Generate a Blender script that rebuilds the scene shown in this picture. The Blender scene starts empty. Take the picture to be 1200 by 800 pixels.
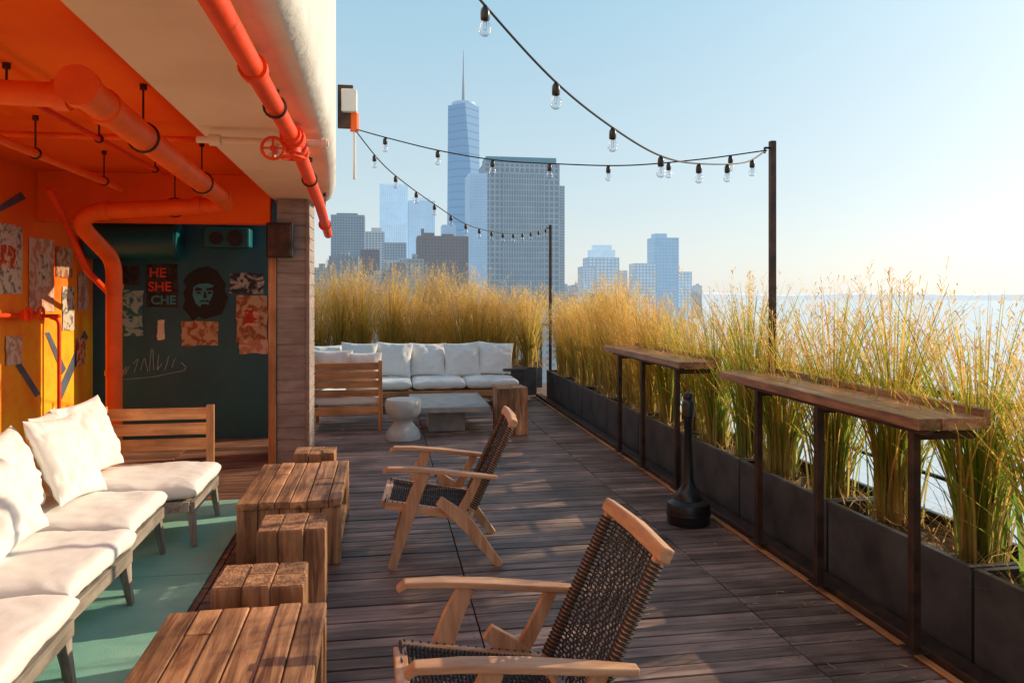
import bpy, math, random
from mathutils import Vector, Matrix, noise
random.seed(7)
R=random.random
def U(a,b): return a+(b-a)*R()
scene=bpy.context.scene
col=scene.collection
# ------------------------------------------------------------------ materials
def nmat(name):
    m=bpy.data.materials.new(name); m.use_nodes=True
    try: m.cycles.emission_sampling='NONE'
    except Exception: pass
    nt=m.node_tree
    return m,nt,nt.nodes['Principled BSDF']
def mat(name,c,rough=.6,metal=0.,var=.15,nscale=6.,bump=.0,bscale=60.,c2=None,island=0.,haze_glow=0.,haze_col=(.55,.72,.88),spec=.5,scale=(1,1,1),sheen=0):
    m,nt,b=nmat(name)
    N=nt.nodes; L=nt.links
    tc=N.new('ShaderNodeTexCoord'); mp=N.new('ShaderNodeMapping'); mp.inputs['Scale'].default_value=scale
    L.new(tc.outputs['Object'],mp.inputs['Vector'])
    n=N.new('ShaderNodeTexNoise'); n.inputs['Scale'].default_value=nscale; n.inputs['Detail'].default_value=6; n.inputs['Roughness'].default_value=.6
    L.new(mp.outputs[0],n.inputs['Vector'])
    r=N.new('ShaderNodeValToRGB'); r.color_ramp.elements[0].position=.32; r.color_ramp.elements[1].position=.68
    if c2 is None:
        ca=tuple(x*(1-var) for x in c); cb=tuple(min(1,x*(1+var)) for x in c)
    else: ca,cb=c,c2
    r.color_ramp.elements[0].color=(*ca,1); r.color_ramp.elements[1].color=(*cb,1)
    L.new(n.outputs['Fac'],r.inputs[0])
    out=r.outputs[0]
    if island>0:
        g=N.new('ShaderNodeNewGeometry'); h=N.new('ShaderNodeHueSaturation')
        mr=N.new('ShaderNodeMapRange'); mr.inputs['To Min'].default_value=1-island; mr.inputs['To Max'].default_value=1+island
        L.new(g.outputs['Random Per Island'],mr.inputs[0]); L.new(mr.outputs[0],h.inputs['Value']); L.new(out,h.inputs['Color']); out=h.outputs[0]
    L.new(out,b.inputs['Base Color'])
    b.inputs['Roughness'].default_value=rough; b.inputs['Metallic'].default_value=metal
    b.inputs['Specular IOR Level'].default_value=spec
    if sheen: b.inputs['Sheen Weight'].default_value=sheen
    if bump>0:
        n2=N.new('ShaderNodeTexNoise'); n2.inputs['Scale'].default_value=bscale; n2.inputs['Detail'].default_value=5
        L.new(mp.outputs[0],n2.inputs['Vector'])
        bp=N.new('ShaderNodeBump'); bp.inputs['Strength'].default_value=bump; bp.inputs['Distance'].default_value=.01
        L.new(n2.outputs['Fac'],bp.inputs['Height']); L.new(bp.outputs[0],b.inputs['Normal'])
    if haze_glow>0:
        b.inputs['Emission Color'].default_value=(*haze_col,1); b.inputs['Emission Strength'].default_value=haze_glow  # self-glow stands in for aerial haze over distant things
    return m
def wood(name,c1,c2,axis='X',sc=14.,rough=.6,island=.25,bump=.35,dirt=.35,spec=.35):
    m,nt,b=nmat(name); N=nt.nodes; L=nt.links
    tc=N.new('ShaderNodeTexCoord'); mp=N.new('ShaderNodeMapping')
    s={'X':(.09,1,1),'Y':(1,.09,1),'Z':(1,1,.09)}[axis]
    mp.inputs['Scale'].default_value=s
    g=N.new('ShaderNodeNewGeometry')
    cx=N.new('ShaderNodeVectorMath'); cx.operation='ADD'
    L.new(tc.outputs['Object'],cx.inputs[0])
    mul=N.new('ShaderNodeMath'); mul.operation='MULTIPLY'; mul.inputs[1].default_value=37.
    L.new(g.outputs['Random Per Island'],mul.inputs[0]); L.new(mul.outputs[0],cx.inputs[1])
    L.new(cx.outputs[0],mp.inputs['Vector'])
    n=N.new('ShaderNodeTexNoise'); n.inputs['Scale'].default_value=sc*2.2; n.inputs['Detail'].default_value=8; n.inputs['Roughness'].default_value=.65; n.inputs['Distortion'].default_value=.6
    L.new(mp.outputs[0],n.inputs['Vector'])
    r=N.new('ShaderNodeValToRGB'); r.color_ramp.elements[0].position=.35; r.color_ramp.elements[1].position=.65
    r.color_ramp.elements[0].color=(*c1,1); r.color_ramp.elements[1].color=(*c2,1)
    L.new(n.outputs['Fac'],r.inputs[0])
    n3=N.new('ShaderNodeTexNoise'); n3.inputs['Scale'].default_value=2.3; n3.inputs['Detail'].default_value=5
    L.new(tc.outputs['Object'],n3.inputs['Vector'])
    mr3=N.new('ShaderNodeMapRange'); mr3.inputs['From Min'].default_value=.35; mr3.inputs['From Max'].default_value=.65
    mr3.inputs['To Min'].default_value=1-dirt; mr3.inputs['To Max'].default_value=1+dirt*.5
    L.new(n3.outputs['Fac'],mr3.inputs[0])
    mr=N.new('ShaderNodeMapRange'); mr.inputs['To Min'].default_value=1-island; mr.inputs['To Max'].default_value=1+island
    L.new(g.outputs['Random Per Island'],mr.inputs[0])
    mm=N.new('ShaderNodeMath'); mm.operation='MULTIPLY'; L.new(mr.outputs[0],mm.inputs[0]); L.new(mr3.outputs[0],mm.inputs[1])
    h=N.new('ShaderNodeHueSaturation'); L.new(mm.outputs[0],h.inputs['Value']); L.new(r.outputs[0],h.inputs['Color'])
    L.new(h.outputs[0],b.inputs['Base Color'])
    b.inputs['Roughness'].default_value=rough; b.inputs['Specular IOR Level'].default_value=spec
    bp=N.new('ShaderNodeBump'); bp.inputs['Strength'].default_value=bump; bp.inputs['Distance'].default_value=.006
    L.new(n.outputs['Fac'],bp.inputs['Height']); L.new(bp.outputs[0],b.inputs['Normal'])
    return m
M={}
M['deck']=wood('deck_wood',(.13,.078,.062),(.35,.235,.185),'X',10,.5,.38,.5,.4,.3)
M['deck_in']=wood('deck_wood_inner',(.16,.08,.05),(.3,.17,.11),'X',10,.5,.3,.5)
for a in 'XYZ':
    M['rec'+a]=wood('reclaimed_wood_'+a,(.17,.065,.028),(.66,.34,.16),a,9,.55,.42,.9,.5)
    M['teak'+a]=wood('teak_'+a,(.50,.24,.11),(.76,.43,.24),a,10,.45,.12,.25,.15)
    M['grey'+a]=wood('grey_wood_'+a,(.2,.16,.13),(.42,.35,.28),a,10,.6,.15,.3)
    M['oran'+a]=wood('orange_wood_'+a,(.42,.16,.055),(.70,.34,.14),a,9,.5,.3,.4)
M['endgrain']=mat('end_grain_wood',(.16,.07,.035),.8,c2=(.6,.31,.14),nscale=25,bump=.8,bscale=80,island=.35)
M['bar']=wood('bar_top_wood',(.20,.08,.04),(.62,.32,.17),'Y',9,.3,.35,.5,.4,.6)
M['steel']=mat('rusty_dark_steel',(.035,.025,.022),.5,.6,c2=(.12,.06,.038),nscale=9,bump=.2)
M['planter']=mat('planter_zinc',(.045,.045,.049),.42,.4,c2=(.12,.118,.12),nscale=3.5,bump=.2,bscale=10)
M['soil']=mat('soil',(.05,.03,.015),.95,c2=(.24,.14,.06),nscale=35,bump=1,bscale=60)
M['white_fab']=mat('white_canvas',(.79,.76,.72),.9,var=.04,nscale=3,bump=.4,bscale=11,sheen=.2)
M['rope']=mat('dark_rope',(.045,.038,.036),.75,var=.35,nscale=60,bump=.6,bscale=300)
M['orange_ceil']=mat('orange_paint_ceiling',(.90,.115,.008),.65,c2=(.95,.17,.012),nscale=1.5,bump=.15,bscale=25,spec=.2)
def wallmat():
    m,nt,b=nmat('orange_mural_painted_sun'); N=nt.nodes; L=nt.links
    tc=N.new('ShaderNodeTexCoord'); n=N.new('ShaderNodeTexNoise'); n.inputs['Scale'].default_value=1.1; n.inputs['Detail'].default_value=9;n.inputs['Roughness'].default_value=.72
    L.new(tc.outputs['Object'],n.inputs['Vector'])
    sp=N.new('ShaderNodeSeparateXYZ'); L.new(tc.outputs['Object'],sp.inputs[0])
    mr=N.new('ShaderNodeMapRange'); mr.inputs['From Min'].default_value=2.3; mr.inputs['From Max'].default_value=1.0; mr.inputs['To Min'].default_value=-.12; mr.inputs['To Max'].default_value=.16  # yellower low down: sunlight on the lower wall put into the colour
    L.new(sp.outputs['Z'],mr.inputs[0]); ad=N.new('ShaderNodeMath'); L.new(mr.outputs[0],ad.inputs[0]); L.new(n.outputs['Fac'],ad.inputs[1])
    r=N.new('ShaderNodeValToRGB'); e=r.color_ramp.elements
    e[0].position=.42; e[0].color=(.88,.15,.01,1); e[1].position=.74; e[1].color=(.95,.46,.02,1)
    x=e.new(.55); x.color=(.93,.25,.012,1)
    L.new(ad.outputs[0],r.inputs[0]); L.new(r.outputs[0],b.inputs['Base Color']); b.inputs['Roughness'].default_value=.6; b.inputs['Specular IOR Level'].default_value=.25
    n2=N.new('ShaderNodeTexNoise'); n2.inputs['Scale'].default_value=30; bp=N.new('ShaderNodeBump'); bp.inputs['Strength'].default_value=.25; bp.inputs['Distance'].default_value=.01
    L.new(tc.outputs['Object'],n2.inputs['Vector']); L.new(n2.outputs['Fac'],bp.inputs['Height']); L.new(bp.outputs[0],b.inputs['Normal'])
    return m
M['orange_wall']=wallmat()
M['red_pipe']=mat('red_orange_pipe_paint',(.84,.065,.008),.45,var=.15,nscale=5,bump=.15,bscale=40,spec=.3)
M['orange_pipe']=mat('orange_pipe_paint',(.90,.125,.012),.48,var=.12,nscale=5,bump=.15,bscale=40,spec=.3)
M['beige']=mat('beige_soffit_plaster',(.74,.52,.37),.8,c2=(.82,.63,.47),nscale=1.6,bump=.45,bscale=14)
M['fascia']=mat('white_stucco',(.52,.49,.45),.8,c2=(.68,.65,.61),nscale=2.2,bump=.6,bscale=22)
M['teal']=mat('teal_wall_paint',(.0,.065,.10),.5,c2=(.004,.105,.15),nscale=1.6,bump=.2,bscale=20)
M['tealduct']=mat('teal_duct_paint',(.0,.11,.14),.4,var=.1)
M['tealface']=mat('pale_teal_paint',(.04,.24,.30),.6,var=.1)
M['black']=mat('black_metal',(.015,.015,.017),.4,.3,var=.2)
M['blackpl']=mat('black_plastic',(.012,.012,.013),.35,var=.2)
M['mint']=mat('mint_green_rug',(.20,.50,.40),.95,c2=(.32,.60,.48),nscale=3,bump=.4,bscale=220)
M['siding']=mat('grey_siding',(.24,.18,.15),.65,c2=(.37,.29,.245),nscale=5,island=.14,scale=(1,1,4),bump=.2)
M['concrete']=mat('cast_concrete',(.28,.27,.25),.75,c2=(.42,.41,.38),nscale=6,bump=.3,bscale=40)
M['stone']=mat('pale_stone',(.42,.44,.42),.6,c2=(.56,.57,.54),nscale=7,bump=.2)
M['cream']=mat('cream_paint',(.7,.62,.5),.7,var=.08,nscale=9)
M['redpaint']=mat('red_ink',(.6,.05,.03),.7,var=.1)
M['ink']=mat('black_ink',(.008,.008,.010),.7,var=.3)
M['bluegrey']=mat('blue_grey_ink',(.08,.1,.14),.7,var=.3)
M['lilac']=mat('pale_graffiti_ink',(.25,.34,.42),.7,var=.1)
M['whitebox']=mat('white_enclosure',(.7,.68,.64),.5,var=.05)
M['ground']=mat('city_ground',(.1,.11,.11),.9,c2=(.2,.2,.19),nscale=.01,haze_glow=.2)  # slight pale-blue glow added as distance haze
M['hotel']=mat('lower_building_brick',(.2,.12,.09),.85,var=.2)
M['cable']=mat('black_cable',(.012,.012,.012),.6,var=.1)
M['straw']=mat('dry_straw',(.5,.36,.16),.8,var=.3,nscale=20)
def paper(name,ca,cb,sc=14,det=3,thr=.5):
    m,nt,b=nmat(name); N=nt.nodes; L=nt.links
    tc=N.new('ShaderNodeTexCoord'); n=N.new('ShaderNodeTexNoise'); n.inputs['Scale'].default_value=sc; n.inputs['Detail'].default_value=det; n.inputs['Distortion'].default_value=1.2
    L.new(tc.outputs['Object'],n.inputs['Vector'])
    r=N.new('ShaderNodeValToRGB'); e=r.color_ramp.elements; e[0].position=thr-.05; e[1].position=thr+.05
    e[0].color=(*ca,1); e[1].color=(*cb,1)
    L.new(n.outputs['Fac'],r.inputs[0]); L.new(r.outputs[0],b.inputs['Base Color']); b.inputs['Roughness'].default_value=.85
    return m
M['p_bw']=paper('poster_print_bw',(.03,.03,.035),(.4,.38,.35),9)
M['p_brown']=paper('poster_print_brown',(.30,.09,.04),(.5,.34,.2),9)
M['p_cream']=paper('poster_print_cream',(.16,.14,.12),(.6,.5,.38),12,4,.44)
M['p_grey']=paper('poster_print_grey',(.5,.22,.12),(.62,.45,.34),9,5,.5)
M['p_teal']=paper('poster_print_teal',(.02,.14,.16),(.3,.42,.4),10,4,.5)
M['p_red']=paper('poster_print_red',(.4,.04,.02),(.7,.4,.2),10,4,.5)
M['p_dark']=paper('poster_print_dark',(.02,.015,.015),(.045,.035,.03),8)
def glassmat():
    m=bpy.data.materials.new('clear_bulb_glass'); m.use_nodes=True; nt=m.node_tree; N=nt.nodes; L=nt.links
    N.remove(N['Principled BSDF'])
    t=N.new('ShaderNodeBsdfTransparent'); g=N.new('ShaderNodeBsdfGlossy'); g.inputs['Roughness'].default_value=.05
    t.inputs['Color'].default_value=(.93,.95,.97,1); g.inputs['Color'].default_value=(.75,.8,.85,1)
    fr=N.new('ShaderNodeLayerWeight'); fr.inputs['Blend'].default_value=.3
    mx=N.new('ShaderNodeMixShader')
    L.new(fr.outputs['Facing'],mx.inputs[0]); L.new(t.outputs[0],mx.inputs[1]); L.new(g.outputs[0],mx.inputs[2])
    L.new(mx.outputs[0],N['Material Output'].inputs[0]); return m
M['glass']=glassmat()
def grassmat():
    m=bpy.data.materials.new('reed_grass'); m.use_nodes=True; nt=m.node_tree; N=nt.nodes; L=nt.links
    N.remove(N['Principled BSDF'])
    a=N.new('ShaderNodeAttribute'); a.attribute_name='Col'
    d=N.new('ShaderNodeBsdfDiffuse'); t=N.new('ShaderNodeBsdfTranslucent'); mx=N.new('ShaderNodeMixShader'); mx.inputs[0].default_value=.62
    L.new(a.outputs['Color'],d.inputs[0]); L.new(a.outputs['Color'],t.inputs[0])
    L.new(d.outputs[0],mx.inputs[1]); L.new(t.outputs[0],mx.inputs[2]); L.new(mx.outputs[0],N['Material Output'].inputs[0]); return m
M['grass']=grassmat()
# ------------------------------------------------------------------ mesh builder
def empty(name,loc=(0,0,0),rz=0.):
    e=bpy.data.objects.new(name,None); e.location=loc; e.rotation_euler=(0,0,rz); e.empty_display_size=.2; col.objects.link(e); return e
class MB:
    def __init__(s): s.v=[]; s.f=[]
    def add(s,vs,fs):
        o=len(s.v); s.v+= [tuple(v) for v in vs]; s.f+=[tuple(i+o for i in f) for f in fs]
    def box(s,x0,x1,y0,y1,z0,z1):
        s.add([(x0,y0,z0),(x1,y0,z0),(x1,y1,z0),(x0,y1,z0),(x0,y0,z1),(x1,y0,z1),(x1,y1,z1),(x0,y1,z1)],
              [(0,3,2,1),(4,5,6,7),(0,1,5,4),(1,2,6,5),(2,3,7,6),(3,0,4,7)]); return s
    def beam(s,p0,p1,w,h,up=(0,0,1),w1=None,h1=None):
        return s.loft([p0,p1],[w,w1 or w],[h,h1 or h],up)
    def loft(s,pts,ws,hs,up=(0,0,1)):
        pts=[Vector(p) for p in pts]; up=Vector(up); vs=[];fs=[]; n=len(pts)
        for i,p in enumerate(pts):
            if i==0: d=pts[1]-pts[0]
            elif i==n-1: d=pts[i]-pts[i-1]
            else: d=(pts[i+1]-pts[i]).normalized()+(pts[i]-pts[i-1]).normalized()
            d.normalize(); sd=d.cross(up).normalized(); u=sd.cross(d).normalized()
            for a,b in ((-1,-1),(1,-1),(1,1),(-1,1)): vs.append(p+sd*(a*ws[i]/2)+u*(b*hs[i]/2))
        for i in range(n-1):
            for k in range(4):
                k2=(k+1)%4; fs.append((i*4+k,(i+1)*4+k,(i+1)*4+k2,i*4+k2))
        fs.append((0,1,2,3)); o=(n-1)*4; fs.append((o+3,o+2,o+1,o))
        s.add(vs,fs); return s
    def tube(s,pts,r,n=12,caps=True):
        pts=[Vector(p) for p in pts]; rs=r if isinstance(r,(list,tuple)) else [r]*len(pts)
        vs=[];fs=[]
        t=(pts[1]-pts[0]).normalized(); a=Vector((0,0,1)) if abs(t.z)<.9 else Vector((1,0,0))
        u=t.cross(a).normalized()
        for i,p in enumerate(pts):
            if i==0: t=(pts[1]-pts[0])
            elif i==len(pts)-1: t=pts[i]-pts[i-1]
            else: t=(pts[i+1]-pts[i]).normalized()+(pts[i]-pts[i-1]).normalized()
            t.normalize(); u=(u-t*u.dot(t)).normalized(); w=t.cross(u)
            for k in range(n):
                an=2*math.pi*k/n; vs.append(p+(u*math.cos(an)+w*math.sin(an))*rs[i])
        for i in range(len(pts)-1):
            for k in range(n):
                k2=(k+1)%n; fs.append((i*n+k,i*n+k2,(i+1)*n+k2,(i+1)*n+k))
        if caps:
            fs.append(tuple(range(n-1,-1,-1))); fs.append(tuple((len(pts)-1)*n+k for k in range(n)))
        s.add(vs,fs); return s
    def lathe(s,prof,c=(0,0,0),n=28,sc=1.):
        vs=[];fs=[]
        for r,z in prof:
            for k in range(n):
                a=2*math.pi*k/n; vs.append((c[0]+r*sc*math.cos(a),c[1]+r*sc*math.sin(a),c[2]+z*sc))
        for i in range(len(prof)-1):
            for k in range(n):
                k2=(k+1)%n; fs.append((i*n+k,i*n+k2,(i+1)*n+k2,(i+1)*n+k))
        fs.append(tuple(range(n-1,-1,-1))); fs.append(tuple((len(prof)-1)*n+k for k in range(n)))
        s.add(vs,fs); return s
    def obj(s,name,m,parent=None,smooth=False,bevel=0,cols=None,ang=35):
        me=bpy.data.meshes.new(name); me.from_pydata(s.v,[],s.f); me.update()
        me.materials.append(m)
        if smooth:
            me.polygons.foreach_set('use_smooth',[True]*len(me.polygons)); me.set_sharp_from_angle(angle=math.radians(ang))
        o=bpy.data.objects.new(name,me); col.objects.link(o)
        if parent: o.parent=parent
        if bevel:
            b=o.modifiers.new('bevel','BEVEL'); b.width=bevel; b.segments=2; b.limit_method='ANGLE'
        return o
def rnd(pts,r=.1,n=5):
    pts=[Vector(p) for p in pts]; out=[pts[0]]
    for i in range(1,len(pts)-1):
        a,b,c=pts[i-1],pts[i],pts[i+1]
        ra=min(r,(a-b).length*.45); rc=min(r,(c-b).length*.45)
        p=b+(a-b).normalized()*ra; q=b+(c-b).normalized()*rc
        for k in range(n+1):
            t=k/n; out.append(p*(1-t)**2+b*2*t*(1-t)+q*t*t)
    out.append(pts[-1]); return out
def Rm(rx=0,ry=0,rz=0):
    return Matrix.Rotation(rz,3,'Z')@Matrix.Rotation(ry,3,'Y')@Matrix.Rotation(rx,3,'X')
def puff(name,w,d,h,loc,mt,parent,p=3.,q=.45,pinch=.07,seed=0,wr=.012,n=30,m=None,crease=0.):
    """soft cushion: local x=w, y=d, z=thickness"""
    vs=[];fs=[]
    for side in (1,-1):
        base=len(vs)
        for i in range(n+1):
            for j in range(n+1):
                u=math.sin(math.pi/2*(2*i/n-1)); v=math.sin(math.pi/2*(2*j/n-1))
                t=max(0,(1-abs(u)**p)*(1-abs(v)**p))**q
                x=u*(1-pinch*(1-v*v)); y=v*(1-pinch*(1-u*u))
                nz=noise.noise(Vector((x*2.2+seed*7.1,y*2.2,side*3.)))*1.2+noise.noise(Vector((x*5+seed*3,y*5,side*9.)))*.6
                if crease:
                    rg=1-abs(noise.noise(Vector((x*3.1+seed*5,y*3.1+seed,side*4.))))*2.2
                    nz-=max(0,rg)**4*crease
                vs.append(Vector((x*w/2,y*d/2,side*(h/2*t+nz*wr*min(1,t*2)))))
        for i in range(n):
            for j in range(n):
                a=base+i*(n+1)+j; f=(a,a+n+1,a+n+2,a+1)
                fs.append(f if side>0 else f[::-1])
    vs=[Vector(loc)+mt@v for v in vs]
    mb=MB(); mb.add(vs,fs)
    return mb.obj(name,m or M['white_fab'],parent,smooth=True,ang=100)
# ------------------------------------------------------------------ deck
mb=MB(); y=-1.5; sw=MB()
seams=[-.98,.47,1.92,2.44]
while y<13.4:
    for a,b in zip(seams[:-1],seams[1:]):
        zt=U(-.003,.003); mb.box(a+.004,b-.004,y,y+.090,-.03,zt)
        if 1<y<7:
            for sx in (a+.035,b-.035):
                for sy in (y+.022,y+.068):
                    sw.add([(sx+.0045*math.cos(k*1.047),sy+.0045*math.sin(k*1.047),zt+.0008) for k in range(6)],[(0,1,2,3,4,5)])
    y+=.1
mb.obj('wooden_deck',M['deck'],bevel=.002)
sw.obj('deck_screws',M['black'])
mb=MB(); y=-1.5
while y<13.4:
    for a,b in [(-3.25,-2.1),(-2.1,-.98)]:
        mb.box(a+.004,b-.004,y,y+.092,-.03,U(-.002,.002))
    y+=.1
mb.obj('wooden_deck',M['deck_in'],bevel=.002)
mb=MB()
for i in range(260):
    x=2.40-abs(random.gauss(0,.35)); y=U(1.5,12); a=U(0,6.28); l=U(.015,.06); w=.0018; z=.006
    dx,dy=math.cos(a)*l,math.sin(a)*l; nx,ny=-math.sin(a)*w,math.cos(a)*w
    mb.add([(x-nx,y-ny,z),(x+nx,y+ny,z),(x+dx+nx*.3,y+dy+ny*.3,z+U(0,.008)),(x+dx-nx*.3,y+dy-ny*.3,z+.001)],[(0,1,2,3)])
mb.obj('grass_litter',M['straw'])
MB().box(-8,3.5,-4,14,-61.5,-.04).obj('hotel_building',M['hotel'])
e=empty('green_rug')
k=0
for y0,y1 in [(-.6,1.2),(1.21,3.0),(3.01,4.8),(4.81,6.5)]:
    for x0,x1 in [(-3.2,-2.115),(-2.105,-1.02)]:
        k+=1; MB().box(x0,x1,y0,y1,.004,.014).obj('rug_panel_%d'%k,M['mint'],e,bevel=.003)
MB().box(2.443,2.55,-1.5,12.3,-.03,.055).obj('deck_kerb_beam',M['steel'],bevel=.006)
MB().box(2.405,2.437,-1.5,12.3,.005,.02).obj('deck_edge_batten',M['oranY'],bevel=.003)
# ------------------------------------------------------------------ grass meshes
def grassmesh(name,seed,gold,L=1.1):
    rr=random.Random(seed); u=rr.uniform
    V=[];F=[];C=[]
    def ribbon(base,dirv,h,lean,droop,w,c0,c1,c2,seg=5):
        yaw=rr.uniform(0,math.pi); sx=math.cos(yaw)*w; sy=math.sin(yaw)*w
        o=len(V)
        for i in range(seg+1):
            t=i/seg
            r=lean*t**1.6+droop*max(0,t-.55)**1.5*2.0
            z=h*t-droop*max(0,t-.6)**2*2.4
            x=base[0]+dirv[0]*r; y=base[1]+dirv[1]*r
            ww=(1-t**1.5*.85)
            V.append((x-sx*ww,y-sy*ww,base[2]+z)); V.append((x+sx*ww,y+sy*ww,base[2]+z))
            if t<.5: c=[a+(b-a)*t*2 for a,b in zip(c0,c1)]
            else: c=[a+(b-a)*(t*2-1) for a,b in zip(c1,c2)]
            C.append((*c,1)); C.append((*c,1))
        for i in range(seg):
            a=o+2*i; F.append((a,a+1,a+3,a+2))
    if gold>.5: cl=[(-L*.36+u(-.05,.05),u(-.05,.05)),(u(-.06,.06),u(-.06,.06)),(L*.36+u(-.05,.05),u(-.05,.05))]
    else: cl=[(-L*.28+u(-.05,.05),u(-.03,.03)),(L*.27+u(-.05,.05),u(-.03,.03))]
    for cy,cx in cl:
        nb=270 if gold<.5 else 165
        hh=u(.90,1.08)
        for i in range(nb):
            a=u(0,2*math.pi); r0=abs(rr.gauss(0,.05))
            base=(cx+math.cos(a)*r0*.9,cy+math.sin(a)*r0*1.25,.39)
            a2=a+rr.gauss(0,.6); dv=(math.cos(a2)*.8,math.sin(a2)*1.4)
            h=hh*min(1.36,max(.35,rr.gauss(1.02,.25))); g=rr.random()
            if gold>.5:
                mid=(u(.50,.68),u(.33,.43),u(.05,.10)) if g<.7 else (u(.26,.38),u(.29,.37),.05)
                tip=(u(.76,.9),u(.48,.6),u(.12,.20))
                b0=(.42,.28,.09); w=u(.0045,.0095)
            else:
                if g<.50: mid=(u(.20,.34),u(.31,.44),u(.03,.05)); tip=(u(.52,.74),u(.42,.54),u(.06,.10))
                elif g<.68: mid=(u(.08,.15),u(.20,.30),u(.03,.05)); tip=(u(.24,.4),u(.30,.42),u(.05,.08))
                else: mid=(u(.60,.74),u(.40,.50),u(.08,.12)); tip=(u(.78,.9),u(.5,.6),u(.13,.20))
                b0=(.56,.39,.14) if rr.random()>.35 else (.22,.29,.06); w=u(.004,.0095)
            ribbon(base,dv,h,abs(rr.gauss(.17,.14)),u(0,.36)*(1 if g<.7 else .5),w,b0,mid,tip)
        for i in range(48 if gold<.5 else 80):
            a=u(0,2*math.pi); r0=abs(rr.gauss(0,.07)); base=(cx+math.cos(a)*r0,cy+math.sin(a)*r0,.39)
            dv=(math.cos(a)*.8,math.sin(a)*1.3); h=hh*u(1.0,1.42); le=abs(rr.gauss(.2,.15))
            straw=(u(.78,.92),u(.52,.64),u(.15,.25))
            ribbon(base,dv,h,le,0.0,.0024,(.34,.28,.1),(.55,.42,.12),straw,4)
            for k in range(rr.randint(14,22)):
                t=u(.70,1.0); r=le*t**1.6
                p=(base[0]+dv[0]*r,base[1]+dv[1]*r,base[2]+h*t)
                an=u(0,2*math.pi); ln=u(.03,.09)*(1.6-t)
                q=(p[0]+math.cos(an)*ln*.7,p[1]+math.sin(an)*ln*.7,p[2]+ln*u(.3,1.1))
                w=u(.002,.0045); o=len(V); sx=-math.sin(an)*w; sy=math.cos(an)*w
                V.extend([(p[0]-sx*.3,p[1]-sy*.3,p[2]),(p[0]+sx*.3,p[1]+sy*.3,p[2]),(q[0]+sx,q[1]+sy,q[2]),(q[0]-sx,q[1]-sy,q[2])])
                C.extend([(*straw,1)]*4); F.append((o,o+1,o+2,o+3))
        for i in range(90):
            a=u(0,2*math.pi); base=(cx+u(-.16,.16),cy+u(-.27,.27),.40)
            ribbon(base,(math.cos(a),math.sin(a)),u(.02,.14),u(.05,.2),0,.004,(.5,.3,.12),(.55,.36,.14),(.6,.4,.16),2)
    me=bpy.data.meshes.new(name); me.from_pydata(V,[],F); me.update()
    at=me.color_attributes.new('Col','FLOAT_COLOR','POINT')
    at.data.foreach_set('color',[x for c in C for x in c])
    me.materials.append(M['grass']); return me
G=[grassmesh('grass_green_%d'%i,10+i,0.0) for i in range(5)]
GG=[grassmesh('grass_gold_%d'%i,40+i,1.0) for i in range(3)]
def planter_mesh():
    L,W,H=1.11,.46,.45; t=.012
    mb=MB(); hx=W/2;hy=L/2
    mb.box(-hx,-hx+t,-hy,hy,0,H).box(hx-t,hx,-hy,hy,0,H).box(-hx+t,hx-t,-hy,-hy+t,0,H).box(-hx+t,hx-t,hy-t,hy,0,H)
    mb.box(-hx-.004,-hx+.03,-hy-.001,hy+.001,H,H+.012).box(hx-.03,hx+.004,-hy-.001,hy+.001,H,H+.012)
    mb.box(-hx+.03,hx-.03,-hy-.001,-hy+.03,H,H+.012).box(-hx+.03,hx-.03,hy-.03,hy+.001,H,H+.012)
    return mb
def planter(x,y,rz,gm,s=1.0,flip=False):
    e=empty('metal_planter_box',(x,y,0),rz)
    planter_mesh().obj('box_shell',M['planter'],e,bevel=.004)
    n=14; vs=[];fs=[]
    for i in range(n+1):
        for j in range(n*2+1):
            xx=-.215+.43*i/n; yy=-.54+1.08*j/(2*n); vs.append((xx,yy,.385+noise.noise(Vector((xx*9+x,yy*9+y,1)))*.03))
    for i in range(n):
        for j in range(2*n):
            a=i*(2*n+1)+j; fs.append((a,a+2*n+1,a+2*n+2,a+1))
    m=MB(); m.add(vs,fs); m.obj('soil',M['soil'],e,smooth=True)
    g=bpy.data.objects.new('ornamental_grass',gm); col.objects.link(g)
    g.location=(x,y,0); g.rotation_euler=(0,0,rz+(math.pi if flip else 0)); g.scale=(1,1,s)
cy=.76+.565-1.13; k=0
while cy<12.2:
    gm=G[k%5] if cy<6.2 else (GG[k%3] if k%2 or cy>8.5 else G[k%5])
    planter(2.80,cy,0,gm,U(.93,1.03) if cy<7 else U(.97,1.06),k%2==0); cy+=1.13; k+=1
for i,x in enumerate([2.35,1.22,.09,-1.04,-2.17]):
    planter(x-.4,12.75,math.pi/2,GG[i%3],(1.12,1.05,1.2,1.08,1.1)[i],i%2==0)
    if i<4: planter(x-.1,13.75,math.pi/2,GG[(i+1)%3],(1.05,1.2,1.1,1.22)[i],i%2==1)
MB().box(-8,3.5,14.001,14.6,-61.5,-.04).obj('hotel_building_edge',M['hotel'])
e=empty('dark_planter_box',(1.98,11.75,0)); MB().box(-.16,.16,-.16,.16,0,.5).obj('box_shell',M['planter'],e,bevel=.008); MB().box(-.19,.19,-.19,.19,.5,.54).obj('rim',M['planter'],e,bevel=.006)
e=empty('guard_railing'); mb=MB()
y=-1
while y<13.4: mb.box(3.16,3.2,y,y+.04,-.03,1.08); y+=1.5
mb.box(3.14,3.22,-1.5,14.2,1.08,1.12); mb.box(3.17,3.19,-1.5,14.2,.6,.62); mb.box(3.17,3.19,-1.5,14.2,.85,.87)
x=-3.6
while x<3.1: mb.box(x,x+.04,14.2,14.24,-.03,1.08); x+=1.3
mb.box(-3.6,3.13,14.18,14.26,1.08,1.12)
mb.obj('rails',M['black'],e)
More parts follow.
